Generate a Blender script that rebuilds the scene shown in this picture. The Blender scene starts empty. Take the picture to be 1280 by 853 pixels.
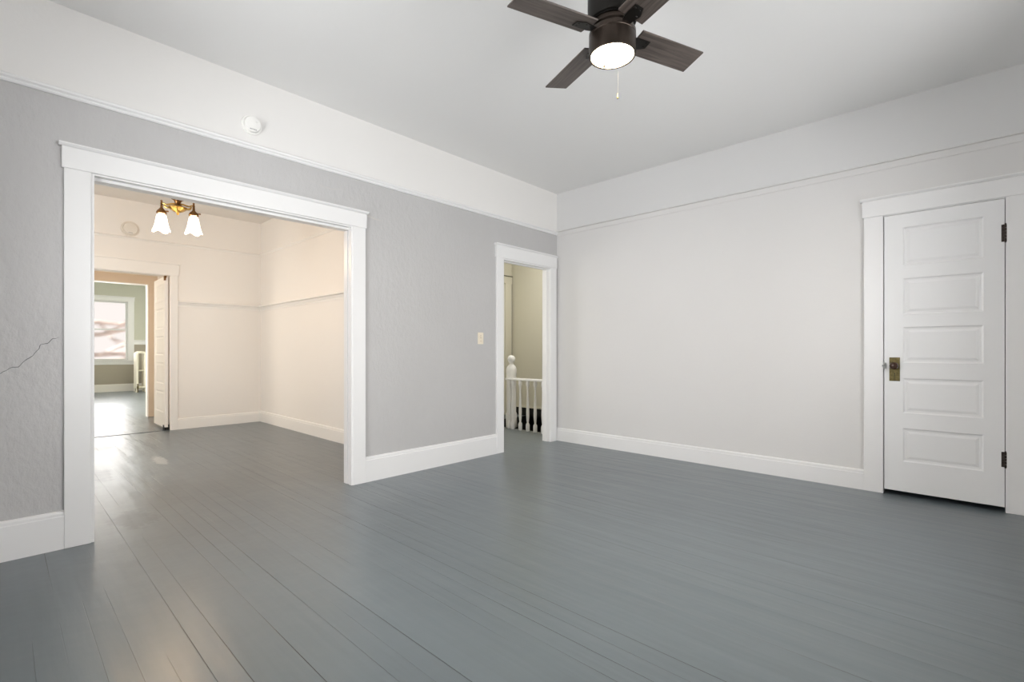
import bpy, bmesh, math, random
from mathutils import Vector, Matrix
random.seed(7)
sc = bpy.context.scene
R = math.radians

# ------------------------------------------------------------------ camera
cam_d = bpy.data.cameras.new('camera')
cam = bpy.data.objects.new('camera', cam_d)
sc.collection.objects.link(cam)
cam.location = (0, 0, 1.1)
HEAD = math.atan(568 / 603)
cam.rotation_euler = (R(90), 0, HEAD - R(90))
cam_d.sensor_width = 36
cam_d.lens = 36 * 603 / 1280
cam_d.shift_y = 12 / 1280
cam_d.clip_start = 0.02
sc.camera = cam

# ------------------------------------------------------------------ view, world, sun, daylight
sc.view_settings.view_transform = 'Standard'
sc.view_settings.look = 'None'
sc.view_settings.gamma = 1
sc.view_settings.use_curve_mapping = False
sc.view_settings.exposure = 0.0
try:
    sc.cycles.max_bounces = 14
    sc.cycles.diffuse_bounces = 10
    sc.cycles.sample_clamp_indirect = 8
    sc.cycles.use_denoising = True
except Exception:
    pass

world = bpy.data.worlds.new('sky')
sc.world = world
world.use_nodes = True
bg = world.node_tree.nodes['Background']
bg.inputs[0].default_value = (1.0, 0.93, 0.89, 1)
bg.inputs[1].default_value = 1.0


def sun(direction, strength, col=(1, .95, .88)):
    l = bpy.data.lights.new('sun', 'SUN')
    l.energy = strength
    l.angle = R(0.6)
    l.color = col
    o = bpy.data.objects.new('sun', l)
    sc.collection.objects.link(o)
    o.rotation_euler = Vector(direction).to_track_quat('-Z', 'Y').to_euler()


def daylight(name, loc, direction, sx, sy, power, col=(1, 1, 1)):
    """soft area light, at a window opening or as an added unseen source"""
    l = bpy.data.lights.new(name, 'AREA')
    l.shape = 'RECTANGLE'
    l.size = sx
    l.size_y = sy
    l.energy = power
    l.color = col
    o = bpy.data.objects.new(name, l)
    sc.collection.objects.link(o)
    o.location = loc
    o.rotation_euler = Vector(direction).to_track_quat('-Z', 'Y').to_euler()
    return o


sun((1, 0, -0.97), 14.0)
DAY = (0.97, 0.985, 1.0)
daylight('daylight_back', (2.28, -1.17, 1.6), (0, 1, 0), 2.9, 1.7, 136, DAY)
daylight('daylight_near', (-0.93, 2.1, 1.6), (1, .1, 0), 1.5, 1.6, 84, DAY)
daylight('daylight_dining', (-0.93, 4.75, 1.6), (.12, .99, 0), 1.5, 1.7, 135, (.95, .98, 1))
daylight('daylight_front', (1.86, 16.52, 1.64), (0, -1, 0), 1.05, 1.55, 30, (1, .97, .95))
daylight('daylight_front_side', (-0.93, 12.3, 1.6), (1, 0, 0), 1.8, 1.7, 470, (1, .98, .96))
daylight('fill_hall', (3.55, 5.95, 1.6), (0, -1, 0), .9, 1.6, 38, (1, .98, .96))  # added light at a made-up window, brightens the hall
daylight('fill_stair', (5.2, 4.3, 2.99), (0, 0, -1), .8, .6, 24, (1, .98, .95))  # added unseen area light under the hall ceiling, no opening above it
daylight('fill_passage', (-0.93, 9.0, 1.5), (1, 0, 0), 1.0, 1.4, 45, (1, .86, .70))  # added warm light for the dark passage, at a made-up window

# ------------------------------------------------------------------ materials
MATS = {}


def mat(name, col, rough=0.5, metal=0.0, spec=0.5, bump=None, emit=None, var=None):
    """bump=(scale, strength, distance[, stretch]); var=(scale, amount) slight tone mottling"""
    m = bpy.data.materials.new(name)
    m.use_nodes = True
    nt = m.node_tree
    b = nt.nodes['Principled BSDF']
    b.inputs['Base Color'].default_value = (*col, 1)
    b.inputs['Roughness'].default_value = rough
    b.inputs['Metallic'].default_value = metal
    b.inputs['Specular IOR Level'].default_value = spec
    tc = nt.nodes.new('ShaderNodeTexCoord')
    if bump:
        mp = nt.nodes.new('ShaderNodeMapping')
        if len(bump) > 3:
            mp.inputs['Scale'].default_value = bump[3]
        nt.links.new(tc.outputs['Object'], mp.inputs['Vector'])
        n = nt.nodes.new('ShaderNodeTexNoise')
        n.inputs['Scale'].default_value = bump[0]
        n.inputs['Detail'].default_value = 4
        n.inputs['Roughness'].default_value = 0.6
        nt.links.new(mp.outputs[0], n.inputs['Vector'])
        bp = nt.nodes.new('ShaderNodeBump')
        bp.inputs['Strength'].default_value = bump[1]
        bp.inputs['Distance'].default_value = bump[2]
        nt.links.new(n.outputs['Fac'], bp.inputs['Height'])
        nt.links.new(bp.outputs[0], b.inputs['Normal'])
    if var:
        n = nt.nodes.new('ShaderNodeTexNoise')
        n.inputs['Scale'].default_value = var[0]
        n.inputs['Detail'].default_value = 3
        nt.links.new(tc.outputs['Object'], n.inputs['Vector'])
        r = nt.nodes.new('ShaderNodeMapRange')
        r.inputs['From Min'].default_value = 0.3
        r.inputs['From Max'].default_value = 0.7
        r.inputs['To Min'].default_value = 1 - var[1]
        r.inputs['To Max'].default_value = 1 + var[1]
        nt.links.new(n.outputs['Fac'], r.inputs['Value'])
        mx = nt.nodes.new('ShaderNodeVectorMath')
        mx.operation = 'SCALE'
        mx.inputs[0].default_value = col
        nt.links.new(r.outputs[0], mx.inputs['Scale'])
        nt.links.new(mx.outputs[0], b.inputs['Base Color'])
    if emit:
        b.inputs['Emission Color'].default_value = (*emit[0], 1)
        b.inputs['Emission Strength'].default_value = emit[1]
    MATS[name] = m
    return m


GREY = mat('grey_plaster', (0.490, 0.482, 0.478), 0.42, bump=(26, 0.55, 0.010, (1, 1, .6)), var=(1.3, .03))
WHITEWALL = mat('white_plaster', (0.685, 0.672, 0.660), 0.5, bump=(30, 0.12, 0.006), var=(1.1, .012))
FRIEZE = mat('frieze_plaster', (0.77, 0.755, 0.735), 0.6, bump=(22, 0.2, 0.006))
CEIL = mat('ceiling_paint', (0.79, 0.785, 0.775), 0.7, bump=(18, 0.12, 0.006))
FRIEZE_B = mat('frieze_paint', (0.67, 0.665, 0.66), 0.6, bump=(22, 0.15, 0.006))
TRIM = mat('white_trim_paint', (0.79, 0.785, 0.78), 0.3, bump=(14, 0.1, 0.003))
DOORW = mat('white_door_paint', (0.80, 0.80, 0.80), 0.28, bump=(10, 0.08, 0.003))
CREAM = mat('cream_plaster', (0.80, 0.755, 0.70), 0.5, bump=(26, 0.12, 0.006))
CREAMTRIM = mat('cream_trim_paint', (0.82, 0.785, 0.735), 0.35, bump=(14, 0.08, 0.003))
SAGE = mat('sage_wall_paint', (0.55, 0.55, 0.46), 0.6, bump=(20, 0.15, 0.005))
TAUPE = mat('taupe_wall_paint', (0.40, 0.36, 0.29), 0.6, bump=(20, 0.15, 0.005))
BEIGE = mat('beige_hall_paint', (0.66, 0.635, 0.54), 0.6, bump=(20, 0.15, 0.005))
BLACK = mat('stairwell_black', (0.006, 0.006, 0.006), 0.6, bump=(40, 0.2, 0.004))
DARKVOID = mat('unlit_closet_plaster', (0.05, 0.05, 0.05), 0.8, bump=(20, 0.1, 0.004))
BRONZE = mat('dark_bronze_metal', (0.055, 0.042, 0.034), 0.34, metal=0.85, bump=(60, 0.05, 0.001))
BLKMETAL = mat('black_metal', (0.02, 0.018, 0.016), 0.4, metal=0.7, bump=(60, 0.1, 0.001))
BRASS = mat('aged_brass', (0.52, 0.33, 0.10), 0.3, metal=1.0, bump=(90, 0.15, 0.002), var=(40, .25))
DKBRASS = mat('dark_brass', (0.20, 0.10, 0.035), 0.35, metal=0.9, bump=(80, 0.15, 0.002))
PLATE = mat('tarnished_brass', (0.13, 0.105, 0.045), 0.42, metal=0.9, bump=(70, 0.25, 0.002), var=(60, .35))
CHAIN = mat('dull_nickel_chain', (0.05, 0.05, 0.045), 0.8, bump=(90, 0.1, 0.001))
KNOB = mat('brown_door_knob', (0.06, 0.032, 0.022), 0.15, metal=0.3, bump=(50, 0.05, 0.001))
HINGE = mat('dark_hinge_metal', (0.05, 0.04, 0.035), 0.4, metal=0.8, bump=(90, 0.3, 0.002), var=(80, .4))
IVORY = mat('ivory_plastic', (0.80, 0.72, 0.58), 0.35, bump=(80, 0.03, 0.001))
WPLASTIC = mat('white_plastic', (0.84, 0.83, 0.80), 0.4, bump=(80, 0.03, 0.001))
GREYSLOT = mat('grey_slot_plastic', (0.30, 0.30, 0.30), 0.6, bump=(80, 0.05, 0.001))
CRACK = mat('plaster_crack', (0.13, 0.13, 0.135), 0.8, bump=(80, 0.3, 0.002))
PATCH = mat('filler_patch', (0.52, 0.50, 0.48), 0.7, bump=(80, 0.3, 0.002))
RADI = mat('cream_radiator_enamel', (0.72, 0.68, 0.55), 0.4, bump=(40, 0.1, 0.002))
BARK = mat('pale_bark', (0.66, 0.56, 0.51), 0.9, bump=(12, 0.6, 0.03), var=(6, .3))
BULB = mat('frosted_lamp_glass', (1, .97, .9), 0.4, bump=(50, 0.03, 0.001), emit=((1, 0.86, 0.62), 12.0))
SHADE = mat('white_glass_shade', (1, .98, .94), 0.3, bump=(50, 0.03, 0.001), emit=((1, 0.88, 0.72), 2.6))
THRESH = mat('dark_threshold_gap', (0.03, 0.035, 0.04), 0.6, bump=(60, 0.2, 0.002))


def glass_mat():
    m = bpy.data.materials.new('window_glass')
    m.use_nodes = True
    nt = m.node_tree
    nt.nodes.clear()
    o = nt.nodes.new('ShaderNodeOutputMaterial')
    t = nt.nodes.new('ShaderNodeBsdfTransparent')
    g = nt.nodes.new('ShaderNodeBsdfGlossy')
    g.inputs['Roughness'].default_value = 0.02
    f = nt.nodes.new('ShaderNodeFresnel')
    f.inputs['IOR'].default_value = 1.3
    mx = nt.nodes.new('ShaderNodeMixShader')
    nt.links.new(f.outputs[0], mx.inputs[0])
    nt.links.new(t.outputs[0], mx.inputs[1])
    nt.links.new(g.outputs[0], mx.inputs[2])
    nt.links.new(mx.outputs[0], o.inputs[0])
    return m


GLASS = glass_mat()


def wavy_glass():
    m = bpy.data.materials.new('old_wavy_glass')
    m.use_nodes = True
    nt = m.node_tree
    nt.nodes.clear()
    o = nt.nodes.new('ShaderNodeOutputMaterial')
    t = nt.nodes.new('ShaderNodeBsdfTransparent')
    r = nt.nodes.new('ShaderNodeBsdfRefraction')
    r.inputs['IOR'].default_value = 1.12
    r.inputs['Roughness'].default_value = 0.2
    mx = nt.nodes.new('ShaderNodeMixShader')
    mx.inputs[0].default_value = .8
    nt.links.new(t.outputs[0], mx.inputs[1])
    nt.links.new(r.outputs[0], mx.inputs[2])
    nt.links.new(mx.outputs[0], o.inputs[0])
    return m


WAVY = wavy_glass()


def wood_mat():
    """dark grey-brown blade finish, grain running along the object's own X"""
    m = mat('dark_wood_blade', (0.10, 0.075, 0.062), 0.45)
    nt = m.node_tree
    b = nt.nodes['Principled BSDF']
    tc = nt.nodes.new('ShaderNodeTexCoord')
    mp = nt.nodes.new('ShaderNodeMapping')
    mp.inputs['Scale'].default_value = (2.5, 38, 38)
    n = nt.nodes.new('ShaderNodeTexNoise')
    n.inputs['Scale'].default_value = 1.6
    n.inputs['Detail'].default_value = 6
    n.inputs['Distortion'].default_value = 0.6
    r = nt.nodes.new('ShaderNodeValToRGB')
    r.color_ramp.elements[0].position = .3
    r.color_ramp.elements[0].color = (0.044, 0.034, 0.029, 1)
    r.color_ramp.elements[1].position = .72
    r.color_ramp.elements[1].color = (0.135, 0.108, 0.094, 1)
    nt.links.new(tc.outputs['Object'], mp.inputs[0])
    nt.links.new(mp.outputs[0], n.inputs['Vector'])
    nt.links.new(n.outputs['Fac'], r.inputs[0])
    nt.links.new(r.outputs[0], b.inputs['Base Color'])
    return m


WOOD = wood_mat()


def floor_mat():
    m = bpy.data.materials.new('painted_floorboards')
    m.use_nodes = True
    nt = m.node_tree
    N = nt.nodes.new
    L = nt.links.new
    b = nt.nodes['Principled BSDF']
    tc = N('ShaderNodeTexCoord')
    sep = N('ShaderNodeSeparateXYZ')
    L(tc.outputs['Object'], sep.inputs[0])
    comb = N('ShaderNodeCombineXYZ')
    sh = N('ShaderNodeMath')
    sh.inputs[1].default_value = 18.0
    L(sep.outputs['Y'], sh.inputs[0])
    L(sh.outputs[0], comb.inputs['X'])
    L(sep.outputs['X'], comb.inputs['Y'])

    def noise(scale, detail=4, vec=None, mapping=None, rough=.5, dist=0):
        n = N('ShaderNodeTexNoise')
        n.inputs['Scale'].default_value = scale
        n.inputs['Detail'].default_value = detail
        n.inputs['Roughness'].default_value = rough
        n.inputs['Distortion'].default_value = dist
        src = vec or tc.outputs['Object']
        if mapping:
            mp = N('ShaderNodeMapping')
            mp.inputs['Scale'].default_value = mapping
            L(src, mp.inputs[0])
            src = mp.outputs[0]
        L(src, n.inputs['Vector'])
        return n.outputs['Fac']

    def mth(op, a, c, clamp=False):
        x = N('ShaderNodeMath')
        x.operation = op
        x.use_clamp = clamp
        for i, v in enumerate((a, c)):
            if isinstance(v, (int, float)):
                x.inputs[i].default_value = v
            else:
                L(v, x.inputs[i])
        return x.outputs[0]

    def mr(v, a, c, d, e):
        x = N('ShaderNodeMapRange')
        L(v, x.inputs['Value'])
        for k, q in zip(('From Min', 'From Max', 'To Min', 'To Max'), (a, c, d, e)):
            x.inputs[k].default_value = q
        return x.outputs[0]

    br = N('ShaderNodeTexBrick')
    br.offset = 0.37
    br.offset_frequency = 2
    br.inputs['Color1'].default_value = (0, 0, 0, 1)
    br.inputs['Color2'].default_value = (1, 1, 1, 1)
    br.inputs['Mortar'].default_value = (.5, .5, .5, 1)
    br.inputs['Scale'].default_value = 1
    br.inputs['Mortar Size'].default_value = 0.0014
    br.inputs['Mortar Smooth'].default_value = 0.35
    br.inputs['Brick Width'].default_value = 40
    br.inputs['Row Height'].default_value = 0.0826
    L(comb.outputs[0], br.inputs['Vector'])
    # paint bridges most seams; only some stretches show dark
    seam_n = mr(noise(1.0, 2, mapping=(11.3, .42, 1)), .47, .60, 0.0, 1.0)
    seam = mth('MULTIPLY', br.outputs['Fac'], seam_n, True)
    tone = mr(br.outputs['Color'], 0, 1, .965, 1.035)
    grain = mr(noise(1.0, 5, mapping=(40, 1.6, 1), rough=.65), .1, .9, .92, 1.08)
    cloud = mr(noise(1.4, 4), .1, .9, .90, 1.10)
    k = mth('MULTIPLY', tone, mth('MULTIPLY', grain, cloud))
    k = mth('MULTIPLY', k, mth('SUBTRACT', 1.0, mth('MULTIPLY', seam, .95)))

    def spot(x, y, rx, ry, wob=.55, sc_=9):
        mp = N('ShaderNodeVectorMath')
        mp.operation = 'SUBTRACT'
        L(tc.outputs['Object'], mp.inputs[0])
        mp.inputs[1].default_value = (x, y, 0)
        s = N('ShaderNodeVectorMath')
        s.operation = 'DIVIDE'
        L(mp.outputs[0], s.inputs[0])
        s.inputs[1].default_value = (rx, ry, 1)
        ln = N('ShaderNodeVectorMath')
        ln.operation = 'LENGTH'
        L(s.outputs[0], ln.inputs[0])
        d = mth('ADD', ln.outputs['Value'], mth('MULTIPLY', mth('SUBTRACT', noise(sc_, 5, rough=.7), .5), wob * 4))
        return mr(d, .75, 1.0, 1.0, 0.0)

    dark = mth('MAXIMUM', spot(.60, 5.6, .10, .34), spot(.60, 3.95, .13, .22))
    dark = mth('MAXIMUM', dark, spot(.78, 7.1, .12, .2))
    dark = mth('MULTIPLY', dark, .22)
    # small nicks and knots
    vo = N('ShaderNodeTexVoronoi')
    vo.inputs['Scale'].default_value = 1.55
    L(tc.outputs['Object'], vo.inputs['Vector'])
    nick = mr(vo.outputs['Distance'], .012, .026, .45, 0.0)
    dark = mth('MAXIMUM', dark, nick)
    k = mth('MULTIPLY', k, mth('SUBTRACT', 1.0, dark))
    col = N('ShaderNodeVectorMath')
    col.operation = 'SCALE'
    col.inputs[0].default_value = FLOORCOL
    L(k, col.inputs['Scale'])
    # scuffed-through pale patch and long pale scratches in the dining room
    pale = spot(1.10, 5.88, .06, .26, .6, 24)
    scr = mr(noise(1.0, 2, mapping=(70, .45, 1)), .66, .74, 0, 1)
    area = N('ShaderNodeMapRange')
    pale2 = mth('MULTIPLY', scr, spot(.95, 5.4, .38, 2.2, .1))
    pm = mth('MAXIMUM', mth('MULTIPLY', pale, .55), mth('MULTIPLY', pale2, .35))
    mix = N('ShaderNodeMix')
    mix.data_type = 'RGBA'
    L(pm, mix.inputs[0])
    L(col.outputs[0], mix.inputs[6])
    mix.inputs[7].default_value = (.42, .43, .42, 1)
    L(mix.outputs[2], b.inputs['Base Color'])
    rg = mr(noise(2.2, 3, mapping=(3, .7, 1), rough=.5), .1, .9, FLOORROUGH - .012, FLOORROUGH + .03)
    rg = mth('MINIMUM', mth('ADD', rg, mth('MULTIPLY', dark, .1)), .36)
    L(rg, b.inputs['Roughness'])
    b.inputs['Specular IOR Level'].default_value = .95
    # height: seams, soft cupping, brush marks
    cup = noise(1.0, 2, mapping=(9, .9, 1))
    brush = noise(1.0, 4, mapping=(55, 7, 1))
    h = mth('ADD', mth('MULTIPLY', seam, -1.0), mth('ADD', mth('MULTIPLY', cup, .9), mth('MULTIPLY', brush, .07)))
    h = mth('ADD', h, mth('MULTIPLY', noise(3.2, 3), .8))
    bp = N('ShaderNodeBump')
    bp.inputs['Strength'].default_value = 1.0
    bp.inputs['Distance'].default_value = .005
    L(h, bp.inputs['Height'])
    L(bp.outputs[0], b.inputs['Normal'])
    return m


FLOORCOL = (0.122, 0.146, 0.160)
FLOORROUGH = 0.295
FLOOR = floor_mat()

# ------------------------------------------------------------------ helpers
C = sc.collection


def link(name, bm, mats, parent=None, smooth=False, loc=None):
    me = bpy.data.meshes.new(name)
    bmesh.ops.recalc_face_normals(bm, faces=bm.faces)
    bm.to_mesh(me)
    bm.free()
    if not isinstance(mats, (list, tuple)):
        mats = [mats]
    for m in mats:
        me.materials.append(m)
    if smooth:
        for p in me.polygons:
            p.use_smooth = True
        try:
            me.set_sharp_from_angle(angle=R(35))
        except Exception:
            pass
    o = bpy.data.objects.new(name, me)
    C.objects.link(o)
    if parent:
        o.parent = parent
    if loc:
        o.location = loc
    return o


def struct(o):
    o['kind'] = 'structure'
    return o


def tag(o, label, cat, group=None):
    o['label'] = label
    o['category'] = cat
    if group:
        o['group'] = group
    return o


def empty(name, loc, rz=0, parent=None):
    o = bpy.data.objects.new(name, None)
    C.objects.link(o)
    o.location = loc
    o.rotation_euler = (0, 0, rz)
    o.empty_display_size = .1
    if parent:
        o.parent = parent
    return o


def box(bm, x0, x1, y0, y1, z0, z1, bev=0.0, mi=0):
    vs = [bm.verts.new((x, y, z)) for x in (x0, x1) for y in (y0, y1) for z in (z0, z1)]
    f = [(0, 1, 3, 2), (4, 6, 7, 5), (0, 4, 5, 1), (2, 3, 7, 6), (0, 2, 6, 4), (1, 5, 7, 3)]
    fs = [bm.faces.new([vs[i] for i in q]) for q in f]
    for q in fs:
        q.material_index = mi
    if bev > 0:
        es = list({e for q in fs for e in q.edges})
        bmesh.ops.bevel(bm, geom=es, offset=bev, segments=2, affect='EDGES', profile=.5)
    return fs


def lathe(bm, prof, seg=24, loc=(0, 0, 0), axis='z', mod=None):
    """prof: [(r, h)] closed at ends when r is 0; mod(phi, i) -> (radius factor, dh)"""
    rings = []
    lx, ly, lz = loc

    def pt(r, h, a):
        c, s = r * math.cos(a), r * math.sin(a)
        if axis == 'z':
            return (lx + c, ly + s, lz + h)
        if axis == 'x':
            return (lx + h, ly + c, lz + s)
        return (lx + c, ly + h, lz + s)
    for i, (r, h) in enumerate(prof):
        if r < 1e-6:
            rings.append([bm.verts.new(pt(0, h, 0))])
        else:
            ring = []
            for k in range(seg):
                a = 2 * math.pi * k / seg
                fr, dh = mod(a, i) if mod else (1, 0)
                ring.append(bm.verts.new(pt(r * fr, h + dh, a)))
            rings.append(ring)
    for a, b in zip(rings, rings[1:]):
        if len(a) == 1 and len(b) == 1:
            continue
        for k in range(seg):
            j = (k + 1) % seg
            if len(a) == 1:
                bm.faces.new((a[0], b[k], b[j]))
            elif len(b) == 1:
                bm.faces.new((a[k], a[j], b[0]))
            else:
                bm.faces.new((a[k], a[j], b[j], b[k]))


def tube(bm, pts, r, seg=8):
    """round bar through points; r a number or a list"""
    pts = [Vector(p) for p in pts]
    rr = r if isinstance(r, (list, tuple)) else [r] * len(pts)
    rings = []
    for i, p in enumerate(pts):
        t = (pts[min(i + 1, len(pts) - 1)] - pts[max(i - 1, 0)]).normalized()
        u = t.orthogonal().normalized() if i == 0 else (u - t * u.dot(t)).normalized()
        v = t.cross(u)
        rings.append([bm.verts.new(p + (u * math.cos(2 * math.pi * k / seg) + v * math.sin(2 * math.pi * k / seg)) * rr[i]) for k in range(seg)])
    for a, b in zip(rings, rings[1:]):
        for k in range(seg):
            j = (k + 1) % seg
            bm.faces.new((a[k], a[j], b[j], b[k]))
    bm.faces.new(rings[0][::-1])
    bm.faces.new(rings[-1])


def extrude_profile(bm, prof, p0, p1, out):
    """moulding: prof [(d, z)] outline, d measured along 'out' from the wall line p0-p1 (xy)"""
    ends = []
    for (x, y) in (p0, p1):
        ends.append([bm.verts.new((x + out[0] * d, y + out[1] * d, z)) for d, z in prof])
    n = len(prof)
    for k in range(n):
        j = (k + 1) % n
        bm.faces.new((ends[0][k], ends[0][j], ends[1][j], ends[1][k]))
    bm.faces.new(ends[0][::-1])
    bm.faces.new(ends[1])


def cells(name, xs, ys, zs, solid, matfn, mats):
    """one watertight structure mesh from a grid of cells; solid(cx,cy,cz) -> bool"""
    bm = bmesh.new()
    V = {}

    def v(i, j, k):
        if (i, j, k) not in V:
            V[(i, j, k)] = bm.verts.new((xs[i], ys[j], zs[k]))
        return V[(i, j, k)]
    nx, ny, nz = len(xs) - 1, len(ys) - 1, len(zs) - 1
    S = {}
    for i in range(nx):
        for j in range(ny):
            for k in range(nz):
                S[i, j, k] = solid((xs[i] + xs[i + 1]) / 2, (ys[j] + ys[j + 1]) / 2, (zs[k] + zs[k + 1]) / 2)
    dirs = {(-1, 0, 0): ((0, 0, 0), (0, 0, 1), (0, 1, 1), (0, 1, 0)), (1, 0, 0): ((1, 0, 0), (1, 1, 0), (1, 1, 1), (1, 0, 1)),
            (0, -1, 0): ((0, 0, 0), (1, 0, 0), (1, 0, 1), (0, 0, 1)), (0, 1, 0): ((0, 1, 0), (0, 1, 1), (1, 1, 1), (1, 1, 0)),
            (0, 0, -1): ((0, 0, 0), (0, 1, 0), (1, 1, 0), (1, 0, 0)), (0, 0, 1): ((0, 0, 1), (1, 0, 1), (1, 1, 1), (0, 1, 1))}
    for (i, j, k), s in S.items():
        if not s:
            continue
        for d, q in dirs.items():
            if S.get((i + d[0], j + d[1], k + d[2]), False):
                continue
            f = bm.faces.new([v(i + a, j + b, k + c) for a, b, c in q])
            cx, cy, cz = (xs[i] + xs[i + 1]) / 2, (ys[j] + ys[j + 1]) / 2, (zs[k] + zs[k + 1]) / 2
            f.material_index = matfn(d, cx, cy, cz)
    return struct(link(name, bm, mats))


# ------------------------------------------------------------------ the setting
X0, XB = -0.70, 4.69            # main room x
Y0, YA = -0.95, 3.66            # main room y
T = 0.18
TA = 0.095
XD = 2.787                      # dining room right wall
YD = 8.0                        # dining room far wall
XH, YH = 6.10, 5.75             # hall far walls
YV = 9.88                       # second opening
YW = 16.6                       # front window wall
XF = 2.80                       # front room right wall
HC, HD = 3.02, 3.075

# floor (one continuous painted floor, open over the stairwell)
WX, WY0, WY1 = 4.985, 3.84, 5.42
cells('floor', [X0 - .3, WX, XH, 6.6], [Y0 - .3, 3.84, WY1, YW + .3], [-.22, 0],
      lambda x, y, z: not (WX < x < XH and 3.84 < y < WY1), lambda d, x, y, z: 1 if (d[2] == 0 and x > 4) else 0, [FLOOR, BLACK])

# wall with the two doorways (grey below the rail, white frieze above)
O1 = (0.357, 1.972, 2.110)      # wide opening rough edges x0, x1, top
O3 = (3.725, 4.556, 2.092)      # hall doorway


def solidA(x, y, z):
    return not ((O1[0] < x < O1[1] and z < O1[2]) or (O3[0] < x < O3[1] and z < O3[2]))


def matA(d, x, y, z):
    if d == (0, 1, 0):
        return 3 if x > XD + T else 2
    if d == (0, -1, 0):
        return 1 if z > 2.53 else 0
    return 1


wallA = cells('wall_left', [X0 - T, O1[0], O1[1], XD, XD + T, O3[0], O3[1], XB, XH + .2], [YA, YA + TA], [0, O1[2] - .01, O1[2], O3[2] + .02, 2.53, HC + .3],
              solidA, matA, [GREY, FRIEZE, CREAM, BEIGE])
DY0, DY1, DZ = -0.206, 0.478, 2.150
cells('wall_right', [XB, XB + T], [Y0 - T, DY0, DY1, YA], [0, DZ, 2.545, HC + .3],
      lambda x, y, z: not (DY0 < y < DY1 and z < DZ), lambda d, x, y, z: 1 if z > 2.545 else 0, [WHITEWALL, FRIEZE_B])
# back wall behind the viewpoint, with two windows
WB = [(0.85, 2.10), (2.45, 3.70)]
cells('wall_back', [X0 - T, WB[0][0], WB[0][1], WB[1][0], WB[1][1], XB + T], [Y0 - T, Y0], [0, .75, 2.4, HC + .3],
      lambda x, y, z: not (.75 < z < 2.4 and any(a < x < b for a, b in WB)), lambda d, x, y, z: 0, [WHITEWALL])
# side wall: main, dining and front room windows
WN = [(1.35, 2.85), (4.0, 5.5)]
WF = (11.45, 13.15)
WP = (8.5, 9.5)  # passage window, added out of view to let light in
cells('wall_near', [X0 - T, X0], [Y0, WN[0][0], WN[0][1], YA, YA + TA, WN[1][0], WN[1][1], YD, WP[0], WP[1], YV, WF[0], WF[1], YW + .2], [0, .80, 2.40, HC + .3],
      lambda x, y, z: not (.8 < z < 2.4 and (any(a < y < b for a, b in WN) or WF[0] < y < WF[1] or WP[0] < y < WP[1])),
      lambda d, x, y, z: 0 if y < YA else (1 if y < YV else 2), [WHITEWALL, CREAM, SAGE])
# dining room
DO = (0.15, 1.613, 2.135)
cells('wall_far', [X0, DO[0], DO[1], XD + T], [YD, YD + .12], [0, DO[2], HD + .25],
      lambda x, y, z: not (DO[0] < x < DO[1] and z < DO[2]), lambda d, x, y, z: 0, [CREAM])
cells('wall_dining_right', [XD, XD + T], [YA + TA, YD], [0, HD + .25], lambda x, y, z: True,
      lambda d, x, y, z: 1 if d == (1, 0, 0) else 0, [CREAM, BEIGE])
# passage beyond the dining room and its opening into the front room
PO = (0.1, 1.69, 2.20)
cells('wall_passage_right', [1.93, 2.05], [YD + .12, YV], [0, 2.9], lambda x, y, z: True, lambda d, x, y, z: 0, [CREAM])
cells('wall_passage_far', [X0, PO[0], PO[1], XF + T], [YV, YV + .12], [0, PO[2], HD + .25],
      lambda x, y, z: not (PO[0] < x < PO[1] and z < PO[2]), lambda d, x, y, z: 1 if d == (0, 1, 0) else 0, [CREAM, SAGE])
# front room
FW = (1.32, 2.40, .845, 2.44)
cells('wall_front', [X0, FW[0], FW[1], XF + T], [YW, YW + .16], [0, FW[2], 1.32, FW[3], HD + .25],
      lambda x, y, z: not (FW[0] < x < FW[1] and FW[2] < z < FW[3]), lambda d, x, y, z: 0 if z > 1.32 else 1, [SAGE, TAUPE])
cells('wall_front_right', [XF, XF + T], [YV + .12, YW], [0, HD + .25], lambda x, y, z: True, lambda d, x, y, z: 0, [SAGE])
# hall: lower part of the stair side is black down into the well
HW = (3.1, 4.0)  # hall window, added out of view to let light in
cells('wall_hall_far', [XD + T, HW[0], HW[1], 5.30, XH], [YH, YH + .15], [0, .8, 2.4, HC + .3],
      lambda x, y, z: not (HW[0] < x < HW[1] and .8 < z < 2.4), lambda d, x, y, z: 0, [BEIGE])
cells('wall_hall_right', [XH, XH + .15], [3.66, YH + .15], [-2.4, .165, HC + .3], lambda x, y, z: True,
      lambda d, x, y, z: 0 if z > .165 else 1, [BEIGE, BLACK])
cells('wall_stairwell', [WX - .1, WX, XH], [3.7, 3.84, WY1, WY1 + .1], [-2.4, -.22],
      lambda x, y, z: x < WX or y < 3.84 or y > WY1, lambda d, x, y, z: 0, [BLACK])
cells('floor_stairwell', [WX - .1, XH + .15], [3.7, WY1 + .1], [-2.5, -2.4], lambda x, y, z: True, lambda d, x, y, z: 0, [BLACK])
# closet behind the panelled door
cells('wall_closet', [XB + T, 5.5, 5.6], [-.75, -.65, .9, 1.0], [0, 2.6, 2.7],
      lambda x, y, z: x > 5.5 or y < -.65 or y > .9 or z > 2.6, lambda d, x, y, z: 0, [DARKVOID])
# ceilings
for nm, a, z in (('ceiling', (X0, XB, Y0, YA), HC), ('ceiling_dining', (X0, XD, YA + TA, YD), HD), ('ceiling_passage', (X0, 1.93, YD + .12, YV), 2.75),
                 ('ceiling_front', (X0, XF, YV + .12, YW), 2.95), ('ceiling_hall', (XD + T, XH, YA + TA, YH), HC)):
    bm = bmesh.new()
    box(bm, a[0], a[1], a[2], a[3], z, z + .12)
    struct(link(nm, bm, CEIL if nm in ('ceiling', 'ceiling_front', 'ceiling_hall') else CREAM))
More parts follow.
